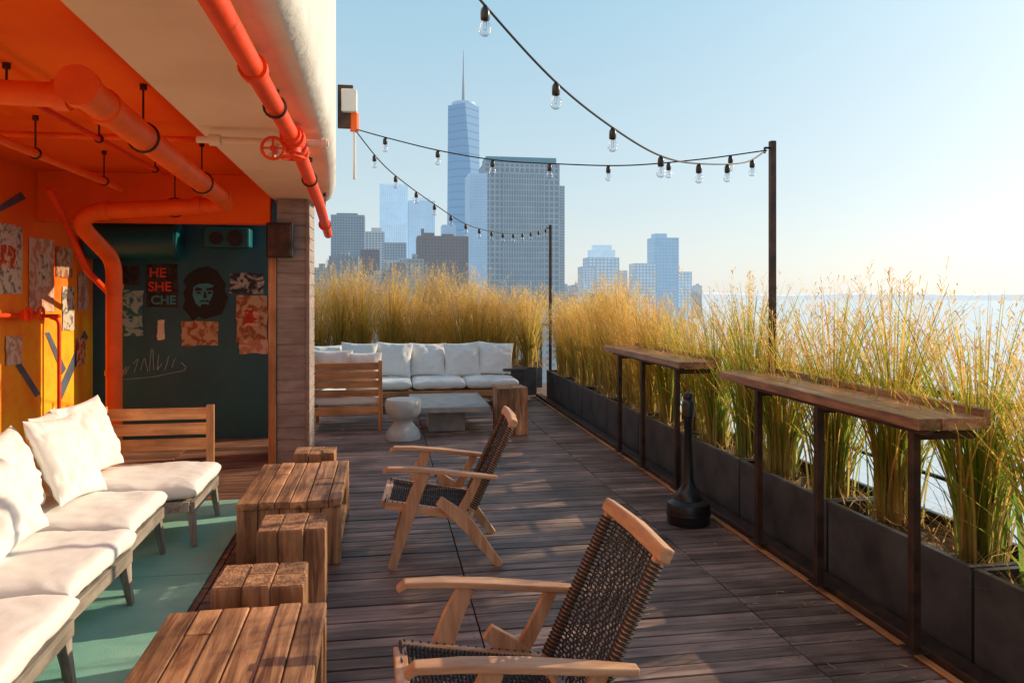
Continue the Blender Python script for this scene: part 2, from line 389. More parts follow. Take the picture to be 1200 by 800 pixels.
# ------------------------------------------------------------------ bar ledges
def bar(y0,y1,legs,rz):
    yc=(y0+y1)/2; e=empty('bar_table',(2.4,yc,0),rz)
    mb=MB()
    for y in legs:
        yy=y-yc
        mb.box(-.02,.02,yy-.02,yy+.02,.06,1.045); mb.box(-.045,.035,yy-.05,yy+.05,.055,.063)
        mb.box(.022,.30,yy-.015,yy+.015,1.01,1.045)
    mb.obj('steel_legs',M['steel'],e,bevel=.003)
    mb=MB(); mb.box(-.022,.022,legs[0]-yc-.1,legs[-1]-yc+.15,1.046,1.064); mb.obj('steel_rail',M['steel'],e)
    mb=MB(); xs=[-.045,.07,.19,.30]
    h=(y1-y0)/2
    for a,b in zip(xs[:-1],xs[1:]): mb.box(a+.0015,b-.0015,-h+U(-.012,.012),h+U(-.012,.012),1.066,1.066+.052+U(-.003,.003))
    mb.obj('plank_top',M['bar'],e,bevel=.004)
    MB().box(.302,.345,-h+.03,h-.02,1.075,1.15).obj('rear_lip',M['bar'],e,bevel=.004)
bar(3.06,5.22,[3.145,3.951,4.679],math.radians(-1.2))
bar(5.95,8.05,[6.083,6.92,7.62],math.radians(.5))
e=empty('outdoor_ashtray',(2.2,5.34,0))
MB().lathe([(.15,0),(.157,.02),(.157,.13),(.15,.15),(.12,.17),(.105,.175),(.10,.2),(.075,.235),(.05,.27),(.038,.33),(.033,.45),(.03,.74),(.036,.75),(.036,.77),(.045,.78),(.047,.86),(.043,.88),(.03,.90),(.036,.92),(.03,.945),(.008,.96)]).obj('ashtray_body',M['blackpl'],e,smooth=True)
MB().lathe([(.160,.065),(.162,.07),(.162,.08),(.160,.085)]).obj('base_seam_ring',M['black'],e,smooth=True)
# ------------------------------------------------------------------ building
e=empty('rooftop_bar_building')
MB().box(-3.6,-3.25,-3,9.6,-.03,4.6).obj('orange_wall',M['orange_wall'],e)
MB().box(-3.25,-1.1,9.35,9.6,-.03,2.85).obj('teal_wall',M['teal'],e)
MB().box(-3.25,-1.02,-3,9.6,2.85,3.0).obj('orange_ceiling',M['orange_ceil'],e)
MB().box(-3.249,-1.115,7.92,8.1,2.37,2.849).obj('orange_cross_beam',M['orange_ceil'],e,bevel=.006)
path=[(-.24,-3),(-.27,0),(-.29,2.6),(-.29,3.4),(-.30,4.2),(-.32,5.0),(-.35,5.8),(-.40,6.6),(-.45,7.4),(-.52,8.1),(-.62,8.5),(-.8,8.75),(-1.05,8.85)]
sec=[(-.12,2.62),(-.06,2.628),(-.02,2.655),(0,2.70),(0,2.9),(0,4.6)]
vs=[];fs=[]
xin=[-1.0-.012*max(0,p[1]) for p in path]
for (px,py),xi in zip(path,xin):
    vs.append((xi,py,2.86)); vs.append((xi,py,2.62))
    for o,z in sec: vs.append((px+o,py,z))
    vs.append((px-2.8,py,4.6))
n=len(sec)+3
for i in range(len(path)-1):
    for j in range(n-1):
        a=i*n+j; fs.append((a,a+n,a+n+1,a+1))
fs.append(tuple(range((len(path)-1)*n,len(path)*n)))
m=MB(); m.add(vs,fs); so=m.obj('soffit_and_parapet',M['beige'],e,smooth=True,ang=50)
so.data.materials.append(M['fascia']); so.data.materials.append(M['orange_ceil'])
for p in so.data.polygons:
    j=(p.vertices[0])%n
    if len(p.vertices)==4:
        p.material_index=2 if j==0 else (0 if j in (1,2) else 1)
    else: p.material_index=1
MB().box(-3.25,-1.3,9.2,9.6,2.86,4.6).obj('upper_rear_wall',M['fascia'],e)
e2=empty('clad_column')
mb=MB(); z=0.0
while z<2.6:
    z1=min(z+.118,2.615); mb.box(-1.045,-.738,7.88,8.5,z,z1-.012); mb.box(-1.04,-.745,7.887,8.49,z1-.013,z1+.0005); z+=.118
mb.obj('siding_boards',M['siding'],e2,bevel=.004)
MB().box(-1.125,-1.05,7.86,8.05,0,2.36).obj('corner_trim_post',M['oranZ'],e2,bevel=.005)
MB().box(-.765,-.73,7.865,7.879,0,2.6).obj('edge_trim',M['siding'],e2,bevel=.004)
e3=empty('wall_lamp',(-1.0,7.83,2.2)); MB().box(-.13,.12,-.09,.025,-.17,.17).obj('lamp_housing',M['blackpl'],e3,bevel=.012); MB().box(-.11,.10,-.098,-.091,-.15,.15).obj('lamp_grille',M['steel'],e3,bevel=.01)
e=empty('ceiling_duct'); MB().tube([(-3.2,9.1,2.26),(-2.25,9.1,2.26)],.2,24).tube([(-2.32,9.1,2.26),(-2.27,9.1,2.26)],.212,24).obj('duct_tube',M['tealduct'],e,smooth=True)
e=empty('cooling_fan_unit'); MB().box(-2.0,-1.5,9.05,9.3,2.2,2.42).obj('unit_body',M['tealduct'],e,bevel=.02); MB().tube([(-1.65,9.02,2.3),(-1.65,9.06,2.3)],.09,20).tube([(-1.86,9.02,2.3),(-1.86,9.06,2.3)],.07,20).obj('unit_nozzles',M['black'],e,smooth=True)
# ------------------------------------------------------------------ pipes
def flange(mb,p,d,r,w=.03):
    p=Vector(p);d=Vector(d).normalized(); mb.tube([p-d*w/2,p+d*w/2],r,18)
e=empty('fire_sprinkler_pipe'); mb=MB()
P=[(-.50,-1,2.555),(-.50,4.5,2.54),(-.52,6.5,2.40),(-.56,8.0,2.28)]
mb.tube(P,.042,16)
for y,z in ((1.2,2.55),(3.1,2.545),(4.3,2.54),(4.75,2.525),(7.4,2.325)): flange(mb,(-.5 if y<5 else -.55,y,z),(0,1,-.02),.056,.05)
mb.obj('main_pipe',M['red_pipe'],e,smooth=True)
mb=MB(); mb.tube([(-1.05,4.6,2.55),(-.32,4.6,2.55)],.02,12); mb.tube([(-.36,4.6,2.55),(-.33,4.6,2.55)],.03,12); mb.tube([(-.98,4.6,2.55),(-.92,4.6,2.55)],.034,12)
mb.tube(rnd([(-.62,4.6,2.55),(-.62,4.6,2.46),(-.62,4.42,2.44)],.04),.018,10)
mb.obj('cross_pipe',M['beige'],e,smooth=True)
mb=MB()
for cx,cyy,cz,ax in ((-.5,4.42,2.43,0),(-.60,4.36,2.47,1)):
    pts=[]
    for k in range(17):
        a=k/16*2*math.pi
        pts.append((cx+.06*math.cos(a),cyy+.06*math.sin(a)*(0 if ax else 1),cz+.06*math.sin(a)*(1 if ax else 0)))
    mb.tube(pts,.009,8,False)
    for k in range(4):
        a=k*math.pi/2; mb.tube([(cx,cyy,cz),(cx+.06*math.cos(a),cyy+.06*math.sin(a)*(0 if ax else 1),cz+.06*math.sin(a)*(1 if ax else 0))],.006,6)
    mb.tube([(cx,cyy,cz),(cx,cyy+(.1 if ax else 0),cz+(.08 if not ax else 0))],.018,10)
mb.tube([(-.5,4.36,2.54),(-.5,4.48,2.54)],.066,14); mb.tube([(-.5,4.58,2.54),(-.5,4.66,2.53)],.06,14); mb.tube([(-.5,4.42,2.46),(-.5,4.42,2.60)],.045,14)
mb.obj('valve_handwheels',M['red_pipe'],e,smooth=True)
def hanger(mb,x,y,z,r,top):
    pts=[(x+r*math.cos(a),y,z+r*math.sin(a)) for a in [k/16*2*math.pi for k in range(17)]]
    mb.tube(pts,.007,6,False); mb.tube([(x,y,z+r),(x,y,top)],.006,6)
    mb.tube([(x,y,top-.03),(x,y,top)],.02,8)
mb=MB(); hanger(mb,-.5,3.7,2.54,.05,2.62); hanger(mb,-.51,5.5,2.47,.05,2.62); hanger(mb,-.545,7.4,2.325,.05,2.62)
mb.obj('pipe_hangers',M['steel'],e,smooth=True)
e=empty('large_ceiling_pipe'); mb=MB()
mb.tube(rnd([(-1.29,3.52,2.56),(-1.30,3.75,2.56),(-1.44,7.35,2.53),(-1.47,7.5,2.5),(-2.62,7.48,2.42),(-2.72,7.5,2.3),(-2.62,8.1,2.0),(-2.62,8.1,0)],.16,7),.075,22)
mb.tube([(-3.2,3.72,2.57),(-1.3,3.72,2.56)],.055,18)
for p,d,r in (((-1.289,3.55,2.56),(-.04,1,0),.088),((-1.308,3.9,2.557),(-.04,1,0),.086),((-1.43,7.15,2.532),(-.04,1,0),.086),((-1.7,7.5,2.49),(1,0,.07),.086),((-1.42,3.72,2.56),(1,0,0),.07),((-2.5,7.485,2.43),(1,0,.07),.086)): flange(mb,p,d,r,.06)
flange(mb,(-2.62,8.1,1.75),(0,0,1),.085,.05); flange(mb,(-2.62,8.1,.9),(0,0,1),.085,.05)
mb.obj('pipe_run',M['orange_pipe'],e,smooth=True)
mb=MB(); hanger(mb,-1.335,4.6,2.552,.084,2.85); hanger(mb,-1.40,6.3,2.54,.084,2.85); hanger(mb,-1.9,7.49,2.47,.088,2.85) ; hanger(mb,-1.72,3.72,2.56,.06,2.85); mb.obj('pipe_hangers',M['steel'],e,smooth=True)
for pts,r,mm in (([(-2.27,3,2.6),(-2.27,7.2,2.6)],.028,'orange_pipe'),([(-1.9,3.0,2.72),(-1.9,7.3,2.72)],.018,'red_pipe'),
        ([(-3.2,5.6,2.74),(-1.05,5.6,2.74)],.02,'orange_pipe'),([(-2.9,7.3,2.6),(-2.9,7.6,2.4),(-2.8,7.9,1.9),(-2.85,8.6,1.7)],.03,'red_pipe'),([(-3.2,8.1,1.45),(-3.12,8.1,1.42),(-3.12,8.1,.3)],.018,'red_pipe'),
        ([(-3.1,9.2,2.6),(-2.9,9.0,2.2),(-2.9,9.0,0)],.035,'red_pipe')):
    e=empty('ceiling_pipe'); mb=MB(); mb.tube(rnd(pts,.06),r,12); mb.obj('pipe_run',M[mm],e,smooth=True)
    mb=MB(); a=Vector(pts[0]); b=Vector(pts[1])
    if abs(a.z-b.z)<.01 and abs(a.x-b.x)<.1:
        for t in (.3,.6,.9):
            p=a.lerp(b,t); hanger(mb,p.x,p.y,p.z,r+.006,2.85)
        mb.obj('pipe_hangers',M['steel'],e,smooth=True)
e=empty('wall_standpipe_valve'); mb=MB(); mb.tube([(-3.2,6.9,1.5),(-3.12,8.1,1.46)],.02,10); mb.tube([(-3.12,7.35,1.49),(-3.12,7.5,1.49)],.045,12)
for yy in (7.3,7.55):
    pts=[(-3.06,yy+.06*math.cos(a),1.5+.06*math.sin(a)) for a in [k/12*2*math.pi for k in range(13)]]; mb.tube(pts,.012,6,False)
mb.tube([(-3.12,7.42,1.49),(-3.02,7.42,1.49)],.03,12); mb.obj('valve_body',M['red_pipe'],e,smooth=True)
e=empty('outdoor_floodlight',(-.30,6.2,3.02)); MB().box(-.03,.09,-.07,.07,.08,.26).obj('junction_box',M['whitebox'],e,bevel=.01)
mb=MB(); mb.box(-.06,.06,-.02,.02,-.04,.30); mb.obj('bracket',M['steel'],e,bevel=.004)
mb=MB(); mb.tube([(.07,0,.08),(.07,0,-.06)],.035,14); mb.obj('sensor',M['orange_pipe'],e,smooth=True)
mb=MB(); mb.tube([(.07,0,-.06),(.07,0,-.44)],.011,8); mb.obj('conduit',M['whitebox'],e,smooth=True)
# ------------------------------------------------------------------ posters
def flat(name,pts,m,parent,y=9.345,axis='Y'):
    vs=[(a,y,b) for a,b in pts] if axis=='Y' else [(y,a,b) for a,b in pts]
    mb=MB(); mb.add(vs,[tuple(range(len(vs)))]); return mb.obj(name,m,parent)
def torn(a0,a1,b0,b1,j=.01):
    c=[(a0,b0),(a1,b0),(a1,b1),(a0,b1)]; out=[]
    for i in range(4):
        p=c[i];q=c[(i+1)%4]
        for k in range(5):
            t=k/5; s=j if k else j*.5
            out.append((p[0]+(q[0]-p[0])*t+U(-s,s),p[1]+(q[1]-p[1])*t+U(-s,s)))
    return out
def poster(nm,a0,a1,b0,b1,m,y=9.345,axis='Y'):
    e=empty(nm); flat('paper',torn(a0,a1,b0,b1),m,e,y,axis); return e
def text(body,x,z,size,m,parent,y=9.34,rot=0):
    c=bpy.data.curves.new('lettering','FONT'); c.body=body; c.size=size; c.offset=.004; o=bpy.data.objects.new('lettering_'+body.lower(),c); col.objects.link(o)
    o.location=(x,y,z); o.rotation_euler=(math.pi/2,rot,0); c.materials.append(m); o.parent=parent
e=poster('wall_poster',-2.68,-2.34,1.52,2.02,M['p_dark'])
text('HE',-2.65,1.87,.15,M['redpaint'],e); text('SHE',-2.66,1.71,.15,M['redpaint'],e); text('CHE',-2.63,1.56,.14,M['tealface'],e)
e=empty('portrait_mural')
cx,cz=-2.05,1.68
def sc(pts,s=.33): return [(cx+a*s*.88,cz+b*s) for a,b in pts]
flat('hair',sc([(-.55,-.80),(-.45,-.95),(-.2,-.8),(.0,-.9),(.3,-.82),(.66,-.72),(.80,-.45),(.92,-.15),(.78,.1),(.82,.35),(.7,.5),(.5,.8),(.15,.95),(-.25,.9),(-.62,.68),(-.8,.42),(-.68,.25),(-.80,.0),(-.72,-.2),(-.82,-.5)]),M['ink'],e,9.346)
flat('face',sc([(-.08,-.52),(.12,-.52),(.32,-.30),(.42,-.02),(.40,.28),(.12,.36),(-.2,.34),(-.40,.24),(-.44,-.06),(-.32,-.34)]),M['tealface'],e,9.343)
K=M['ink']; Z=9.340
flat('eye_brow',sc([(-.36,.10),(-.08,.10),(-.08,.18),(-.32,.22)]),K,e,Z); flat('eye_brow',sc([(.08,.10),(.36,.12),(.34,.22),(.08,.18)]),K,e,Z)
flat('eye',sc([(-.30,.0),(-.12,-.01),(-.14,.06),(-.28,.07)]),K,e,Z); flat('eye',sc([(.12,-.01),(.30,.0),(.28,.07),(.14,.06)]),K,e,Z)
flat('nose',sc([(.0,.08),(.05,.08),(.10,-.14),(.0,-.17),(-.03,-.13)]),K,e,Z)
flat('moustache',sc([(-.22,-.32),(-.1,-.22),(.02,-.24),(.14,-.22),(.24,-.32),(.1,-.28),(-.08,-.28)]),K,e,Z)
flat('beard',sc([(-.16,-.54),(-.12,-.38),(.0,-.36),(.14,-.38),(.2,-.52),(.02,-.62)]),K,e,Z)
flat('face_shadow',sc([(.42,-.02),(.40,.28),(.32,.26),(.34,-.0),(.2,-.3),(.12,-.52),(.32,-.30)]),K,e,9.341)
poster('wall_poster',-2.30,-1.90,1.08,1.36,M['p_brown'],9.3475); poster('wall_poster',-1.77,-1.39,1.68,1.92,M['p_bw'])
poster('wall_poster',-1.70,-1.35,1.12,1.66,M['p_brown'],9.342); poster('wall_poster',-3.0,-2.71,1.2,1.72,M['p_teal'])
poster('wall_poster',-2.56,-2.48,1.15,1.38,M['cream']); poster('wall_poster',-1.66,-1.34,.98,1.14,M['p_grey'],9.339)
poster('wall_poster',-1.62,-1.45,1.3,1.5,M['p_red'],9.337); poster('wall_poster',-3.05,-2.75,1.78,2.0,M['p_dark'],9.344)
e=empty('wall_graffiti'); mb=MB()
rg=random.Random(12)
def letter(x0,z0,w,h):
    P=[(x0+rg.uniform(0,w*.3),9.343,z0+rg.uniform(0,h*.3))]
    for k in range(rg.choice([2,3,3])): P.append((x0+rg.uniform(0,w),9.343,z0+rg.choice([0,.5,1])*h+rg.uniform(-.02,.02)))
    P=[Vector(p) for p in P]; return rnd(P,.03,3)
for i in range(9): mb.tube(letter(-3.0+i*.085,.76+i*.008,.085,.17 if i%4 else .26),.0055,5)
mb.tube([(-2.95,9.342,.70),(-2.6,9.342,.73),(-2.25,9.342,.80)],.005,5)
mb.obj('scrawl',M['lilac'],e)
WX=-3.244
for (a,b,c,d,mm) in ((7.15,7.62,1.68,2.28,'p_cream'),(7.2,7.5,1.9,2.1,'p_red'),(7.75,8.3,1.5,2.2,'p_grey'),(7.95,8.2,1.75,2.05,'p_cream'),(8.5,8.8,1.3,1.75,'p_cream'),(8.35,8.75,1.85,2.15,'p_brown'),(8.9,9.2,1.5,1.9,'p_grey'),(7.3,7.6,1.05,1.3,'p_grey'),(8.85,9.1,.9,1.2,'p_red')):
    WX+=.0008; poster('wall_poster',a,b,c,d,M[mm],WX,'X')
e=empty('wall_mural')
flat('stripe',[(7.3,1.2),(7.42,1.2),(8.0,.72),(7.9,.70)],M['bluegrey'],e,-3.2455,'X'); flat('stripe',[(8.1,1.3),(8.2,1.3),(8.6,.9),(8.5,.85)],M['bluegrey'],e,-3.2455,'X'); flat('stripe',[(8.4,.7),(8.5,.6),(9.2,1.2),(9.1,1.28)],M['bluegrey'],e,-3.2465,'X')
flat('stripe',[(6.9,2.3),(7.0,2.3),(7.7,2.55),(7.6,2.6)],M['bluegrey'],e,-3.2455,'X')
# ------------------------------------------------------------------ left modular sofa
def module(x0,x1,y0,y1,rz,seed):
    cx,cyy=(x0+x1)/2,(y0+y1)/2; e=empty('outdoor_sofa',(cx,cyy,0),rz); w=x1-x0; d=y1-y0
    hx,hy=w/2,d/2; mb=MB()
    mb.box(hx-.035,hx-.005,-hy+.02,hy-.02,.24,.31).box(-hx+.005,-hx+.035,-hy+.02,hy-.02,.24,.31)
    mb.box(-hx+.04,hx-.04,-hy+.01,-hy+.04,.24,.31).box(-hx+.04,hx-.04,hy-.04,hy-.01,.24,.31)
    for i in range(5):
        yy=-hy+.1+i*(d-.2)/4; mb.box(-hx+.04,hx-.04,yy-.03,yy+.03,.285,.305)
    mb.obj('seat_frame',M['greyY'],e,bevel=.004)
    mb=MB()
    for sx in (-1,1):
        for sy in (-1,1):
            mb.beam((sx*(hx-.04),sy*(hy-.07),.27),(sx*(hx-.01),sy*(hy-.03),.014),.05,.06,(0,1,0),.03,.035)
    mb.obj('legs',M['greyZ'],e,bevel=.004)
    puff('seat_cushion',w+.02,d-.01,.125,(0,0,.373),Rm(),e,p=9,q=.3,pinch=.012,seed=seed,wr=.010,n=44,crease=.6)
    return e
e1=module(-2.13,-1.30,1.6,2.58,0.0,1)
e2=module(-2.13,-1.27,2.62,3.50,0.02,2)
e3=module(-2.17,-1.33,3.56,4.42,-.02,3)
e4=module(-2.2,-1.38,4.48,5.24,.01,4)
e5=module(-2.1,-1.22,5.30,6.08,0.0,5)
def backrail(e,hx,hy):
    mb=MB()
    for z in (.45,.56,.67): mb.box(-hx-.03,-hx-.008,-hy+.01,hy-.01,z,z+.08)
    mb.box(-hx-.055,-hx-.031,-hy+.05,-hy+.09,.2,.76).box(-hx-.055,-hx-.031,hy-.09,hy-.05,.2,.76)
    mb.obj('back_slats',M['oranY'],e,bevel=.004)
backrail(e1,.415,.49);backrail(e2,.43,.44);backrail(e3,.42,.43);backrail(e4,.42,.38)
mb=MB(); hx=.44;hy=.39
for z in (.50,.615,.73): mb.box(-hx+.03,hx-.06,hy+.03,hy+.055,z,z+.085)
mb.obj('end_back_slats',M['oranX'],e5,bevel=.005)
mb=MB(); mb.box(hx-.10,hx-.045,hy+.0,hy+.029,.3,.84).box(-hx+.03,-hx+.08,hy+.0,hy+.029,.3,.84); mb.obj('end_back_posts',M['oranZ'],e5,bevel=.004)
def pil(x,y,z,s,yaw,lean,seed,th=.2,roll=0):
    mt=Matrix.Rotation(yaw,3,'Z')@Matrix.Rotation(math.radians(90)-lean,3,'Y')@Matrix.Rotation(roll,3,'Z')
    e=empty('throw_pillow'); puff('pillow_body',s,s,th,(x,y,z),mt,e,p=2.4,q=.5,pinch=.09,seed=seed,wr=.018,n=44,crease=.9)
pil(-1.98,5.62,.70,.52,-.25,.35,11,.2,.06)
pil(-1.90,5.05,.68,.54,-.1,.45,12,.2,-.08)
pil(-2.02,4.62,.68,.5,.1,.35,13)
pil(-1.88,4.1,.67,.54,-.1,.5,14,.22,.1)
pil(-2.02,3.62,.68,.52,.12,.4,15,.2,-.06)
pil(-1.85,3.2,.66,.54,-.05,.5,16,.22,.05)
pil(-1.95,2.6,.66,.5,.1,.5,17)
pil(-2.08,5.3,.68,.5,.1,.25,18)
# ------------------------------------------------------------------ reclaimed tables & stools
def rtable(x0,x1,y0,y1,h,name='coffee_table'):
    cx,cyy=(x0+x1)/2,(y0+y1)/2; e=empty(name,(cx,cyy,0)); hx,hy=(x1-x0)/2,(y1-y0)/2; z0=0.002
    mb=MB(); ws=[U(.7,1.3) for _ in range(6)]; sw=sum(ws); a=-hx
    for i in range(6):
        w=2*hx*ws[i]/sw; cut=U(-.3,.3)*hy*2 if i in (1,4) else None; zt=h+U(-.006,.003)
        if cut is None: mb.box(a+.002,a+w-.002,-hy+U(-.006,.006),hy+U(-.006,.006),h-.05,zt)
        else: mb.box(a+.002,a+w-.002,-hy+U(-.006,.006),cut-.001,h-.05,zt); mb.box(a+.002,a+w-.002,cut+.001,hy,h-.05,zt+.003)
        a+=w
    mb.obj('top_planks',M['recY'],e,bevel=.006)
    mb=MB(); n=5; w=2*hx/n
    for sy in (-1,1):
        for i in range(n):
            a=-hx+i*w+.002; yy=sy*(hy-.045); mb.box(a,a+w-.004,yy-.025+U(-.003,.003),yy+.025,z0,h-.052)
    for sx in(-1,1):
        mb.box(*( (hx-.09,hx-.01) if sx>0 else (-hx+.01,-hx+.09)),-hy+.075,-hy+.15,z0,h-.052)
        mb.box(*( (hx-.09,hx-.01) if sx>0 else (-hx+.01,-hx+.09)),hy-.15,hy-.075,z0,h-.052)
    mb.obj('end_panels',M['recZ'],e,bevel=.006)
    mb=MB(); mb.box(hx-.05,hx-.015,-hy+.151,hy-.151,h-.14,h-.053).box(-hx+.015,-hx+.05,-hy+.151,hy-.151,h-.14,h-.053); mb.box(hx-.05,hx-.015,-hy+.151,hy-.151,.04,.12).box(-hx+.015,-hx+.05,-hy+.151,hy-.151,.04,.12)
    mb.obj('side_rails',M['recY'],e,bevel=.005)
rtable(-.845,-.23,2.15,3.24,.41); rtable(-.885,-.26,4.85,5.96,.41)
def stool(x0,x1,y0,y1,h,nx=3,ny=2):
    cx,cyy=(x0+x1)/2,(y0+y1)/2; e=empty('timber_stool',(cx,cyy,0)); hx,hy=(x1-x0)/2,(y1-y0)/2; mb=MB(); mt=MB()
    fx=[0]+[ (i+U(-.15,.15))/nx for i in range(1,nx)]+[1]
    for i in range(nx):
        for j in range(ny):
            a=-hx+2*hx*fx[i];a2=-hx+2*hx*fx[i+1];b=-hy+2*hy*j/ny; ox,oy=U(-.014,.014),U(-.014,.014); hh=h+U(-.010,.004)
            X0,X1,Y0,Y1=a+.0005+(ox if i==0 else 0),a2-.0005+(ox if i==nx-1 else 0),b+.0005+(oy if j==0 else 0),b+2*hy/ny-.0005+(oy if j==ny-1 else 0)
            mb.box(X0,X1,Y0,Y1,.002,hh); mt.box(X0+.005,X1-.005,Y0+.005,Y1-.005,hh+.0005,hh+.003)
    mb.obj('timber_block',M['recZ'],e,bevel=.006); mt.obj('end_grain_top',M['endgrain'],e,bevel=.001)
stool(-.66,-.32,4.2,4.55,.42); stool(-.72,-.35,3.42,3.72,.42); stool(-.70,-.37,6.2,6.5,.42); stool(1.33,1.68,8.95,9.35,.56,2,2)
# ------------------------------------------------------------------ lounge chairs
def chair(x,y,rz):
    e=empty('lounge_chair',(x,y,0),rz); W=.34
    mb=MB()
    for s in (-1,1):
        yy=s*W
        mb.loft([(.37,yy,.60),(.34,yy,.622),(.2,yy,.618),(0,yy,.60),(-.2,yy,.575),(-.36,yy,.555)],[.045,.058,.068,.074,.066,.045],[.022,.025,.026,.026,.026,.024],(0,0,1))
    mb.obj('armrests',M['teakX'],e,bevel=.006)
    mb=MB()
    for s in (-1,1):
        yy=s*W
        mb.loft([(.10,yy,.598),(.16,yy,.48),(.21,yy,.34),(.32,yy,.0)],[.034]*4,[.065,.08,.088,.05],(1,0,0))
        mb.loft([(.02,yy,.42),(-.10,yy,.33),(-.18,yy,.25),(-.38,yy,.0)],[.033]*4,[.06,.085,.085,.05],(1,0,0))
        mb.loft([(-.24,yy,.562),(-.18,yy,.44),(-.12,yy,.34)],[.028]*3,[.05,.055,.06],(1,0,0))
    mb.obj('legs',M['teakZ'],e,bevel=.005)
    mb=MB()
    for s in (-1,1):
        yy=s*(W-.036); mb.beam((.36,yy,.395),(-.2,yy,.30),.034,.055,(0,0,1))
    mb.obj('seat_side_rails',M['teakX'],e,bevel=.005)
    mb=MB()
    mb.beam((.362,-W+.056,.395),(.362,W-.056,.395),.05,.04,(0,0,1)); mb.beam((-.19,-W+.057,.302),(-.19,W-.057,.302),.035,.035)
    mb.beam((.10,-W+.02,.33),(.10,W-.02,.33),.04,.03)
    mb.obj('seat_cross_rails',M['teakY'],e,bevel=.005)
    B0=Vector((-.17,0,.27)); B1=Vector((-.46,0,.87)); d=(B1-B0).normalized(); nrm=d.cross(Vector((0,1,0))).normalized()
    mb=MB()
    for s in (-1,1): mb.beam(B0+Vector((0,s*(W-.078),0)),B1+Vector((0,s*(W-.078),0)),.028,.036,(1,0,0))
    mb.obj('back_stiles',M['teakZ'],e,bevel=.006)
    mb=MB(); t=B1+d*.018
    mb.loft([t+Vector((0,-W+.03,0)),t+Vector((-.012,0,.0)),t+Vector((0,W-.03,0))],[.045,.05,.045],[.05,.056,.05],d); b=B0+d*.05
    mb.beam(b+Vector((0,-W+.095,0)),b+Vector((0,W-.095,0)),.03,.035,d)
    mb.obj('back_rails',M['teakY'],e,bevel=.008)
    mb=MB(); ln=(B1-B0).length; n=38; hw=W-.078
    for i in range(n):
        t=.09+(ln-.115)*i/(n-1); p=B0+d*t; pts=[]
        for k in range(15):
            yy=-hw+2*hw*k/14; bow=1-(yy/hw)**2
            wv=.0035*(1 if (k+i)%2 else -1) if 0<k<14 else 0
            pts.append(p+Vector((0,yy,0))+nrm*(.019+wv)+Vector((-.022,0,0))*bow)
        mb.tube(pts,.0042,5)
        for s in (-1,1):
            c0=p+Vector((0,s*(W-.078),0)); q=[c0+nrm*(.0225*math.sin(a))+Vector((0,.0185*math.cos(a),0)) for a in [kk/10*2*math.pi for kk in range(11)]]
            mb.tube(q,.0055,5,False)
    for j in range(24):
        yy=-(W-.115)+2*(W-.115)*j/23; pts=[]
        for i in range(n+1):
            t=.06+(ln-.05)*i/n; pts.append(B0+d*t+Vector((0,yy,0))+nrm*(.019+.0035*(1 if (i+j)%2 else -1))+Vector((-.022,0,0))*(1-(yy/hw)**2))
        if j%4!=2: mb.tube(pts,.0038,5)
    mb.obj('woven_back',M['rope'],e,smooth=True)
    mb=MB(); S0=Vector((.36,0,.42)); S1=Vector((-.18,0,.328))
    for i in range(36):
        t=i/35; p=S0.lerp(S1,t); sag=.02*math.sin(math.pi*t); pts=[]
        for k in range(13):
            yy=-(W-.02)+2*(W-.02)*k/12; pts.append(p+Vector((0,yy,-.014*(1-(yy/W)**2)-sag*.5*(1-(yy/W)**2)+.003*(1 if (i+k)%2 else -1))))
        mb.tube(pts,.006,5)
    for j in range(26):
        yy=-(W-.05)+2*(W-.05)*j/25; pts=[]
        for i in range(25):
            t=i/24; p=S0.lerp(S1,t); f=(1-(yy/W)**2); pts.append(p+Vector((0,yy,-.014*f-.01*math.sin(math.pi*t)*f+.003*(1 if (i+j)%2 else -1))))
        if j%5: mb.tube(pts,.0045,5)
    mb.obj('woven_seat',M['rope'],e,smooth=True)
    e.scale=(.95,.95,.98)
chair(.405,2.53,math.radians(181)); chair(.37,5.03,math.radians(176))
# ------------------------------------------------------------------ far lounge
def sofa(x0,x1,yf,yb,npil,seed):
    e=empty('outdoor_sofa',((x0+x1)/2,(yf+yb)/2,0)); hx=(x1-x0)/2; hy=(yb-yf)/2
    mb=MB(); mb.box(-hx,hx,-hy,-hy+.03,.2,.29).box(-hx,-hx+.03,-hy+.031,hy,.2,.29).box(hx-.03,hx,-hy+.031,hy,.2,.29)
    for z in (.36,.48,.60): mb.box(-hx+.02,hx-.02,hy-.03,hy,z,z+.09)
    mb.obj('frame',M['oranX'],e,bevel=.004)
    mb=MB()
    for sx in (-1,0,1):
        for sy in (-1,1): mb.box(sx*(hx-.05)-.03,sx*(hx-.05)+.03,sy*(hy-.04)-.025,sy*(hy-.04)+.025,0,.199)
    mb.obj('legs',M['oranZ'],e)
    n=4
    for i in range(n):
        w=2*hx/n; puff('seat_cushion_%d'%i,w-.01,2*hy-.1,.15,(-hx+w*(i+.5),-.05,.37),Rm(),e,p=9,q=.3,pinch=.01,seed=seed+i,wr=.012,crease=.5)
    for i in range(npil):
        w=2*hx/npil; mt=Rm(0,0,U(-.2,.2))@Matrix.Rotation(math.radians(90)-.28+U(-.1,.1),3,'X')@Matrix.Rotation(U(-.07,.07),3,'Z')
        puff('back_pillow_%d'%i,w+.04,.52+U(-.02,.03),.2,(-hx+w*(i+.5),hy-.22+U(-.06,.06),.68+U(-.01,.02)),mt,e,p=2.4,q=.5,pinch=.08,seed=seed+20+i,wr=.016,crease=.8)
sofa(-1.15,1.95,11.05,11.95,6,50)
e=empty('outdoor_sofa',(-.45,9.95,0)); mb=MB()
for z in (.42,.53,.64,.75): mb.box(-.39,.39,-.38,-.355,z,z+.085)
mb.box(-.42,.42,-.384,-.352,.2,.3)
mb.obj('back_slats',M['oranX'],e,bevel=.004)
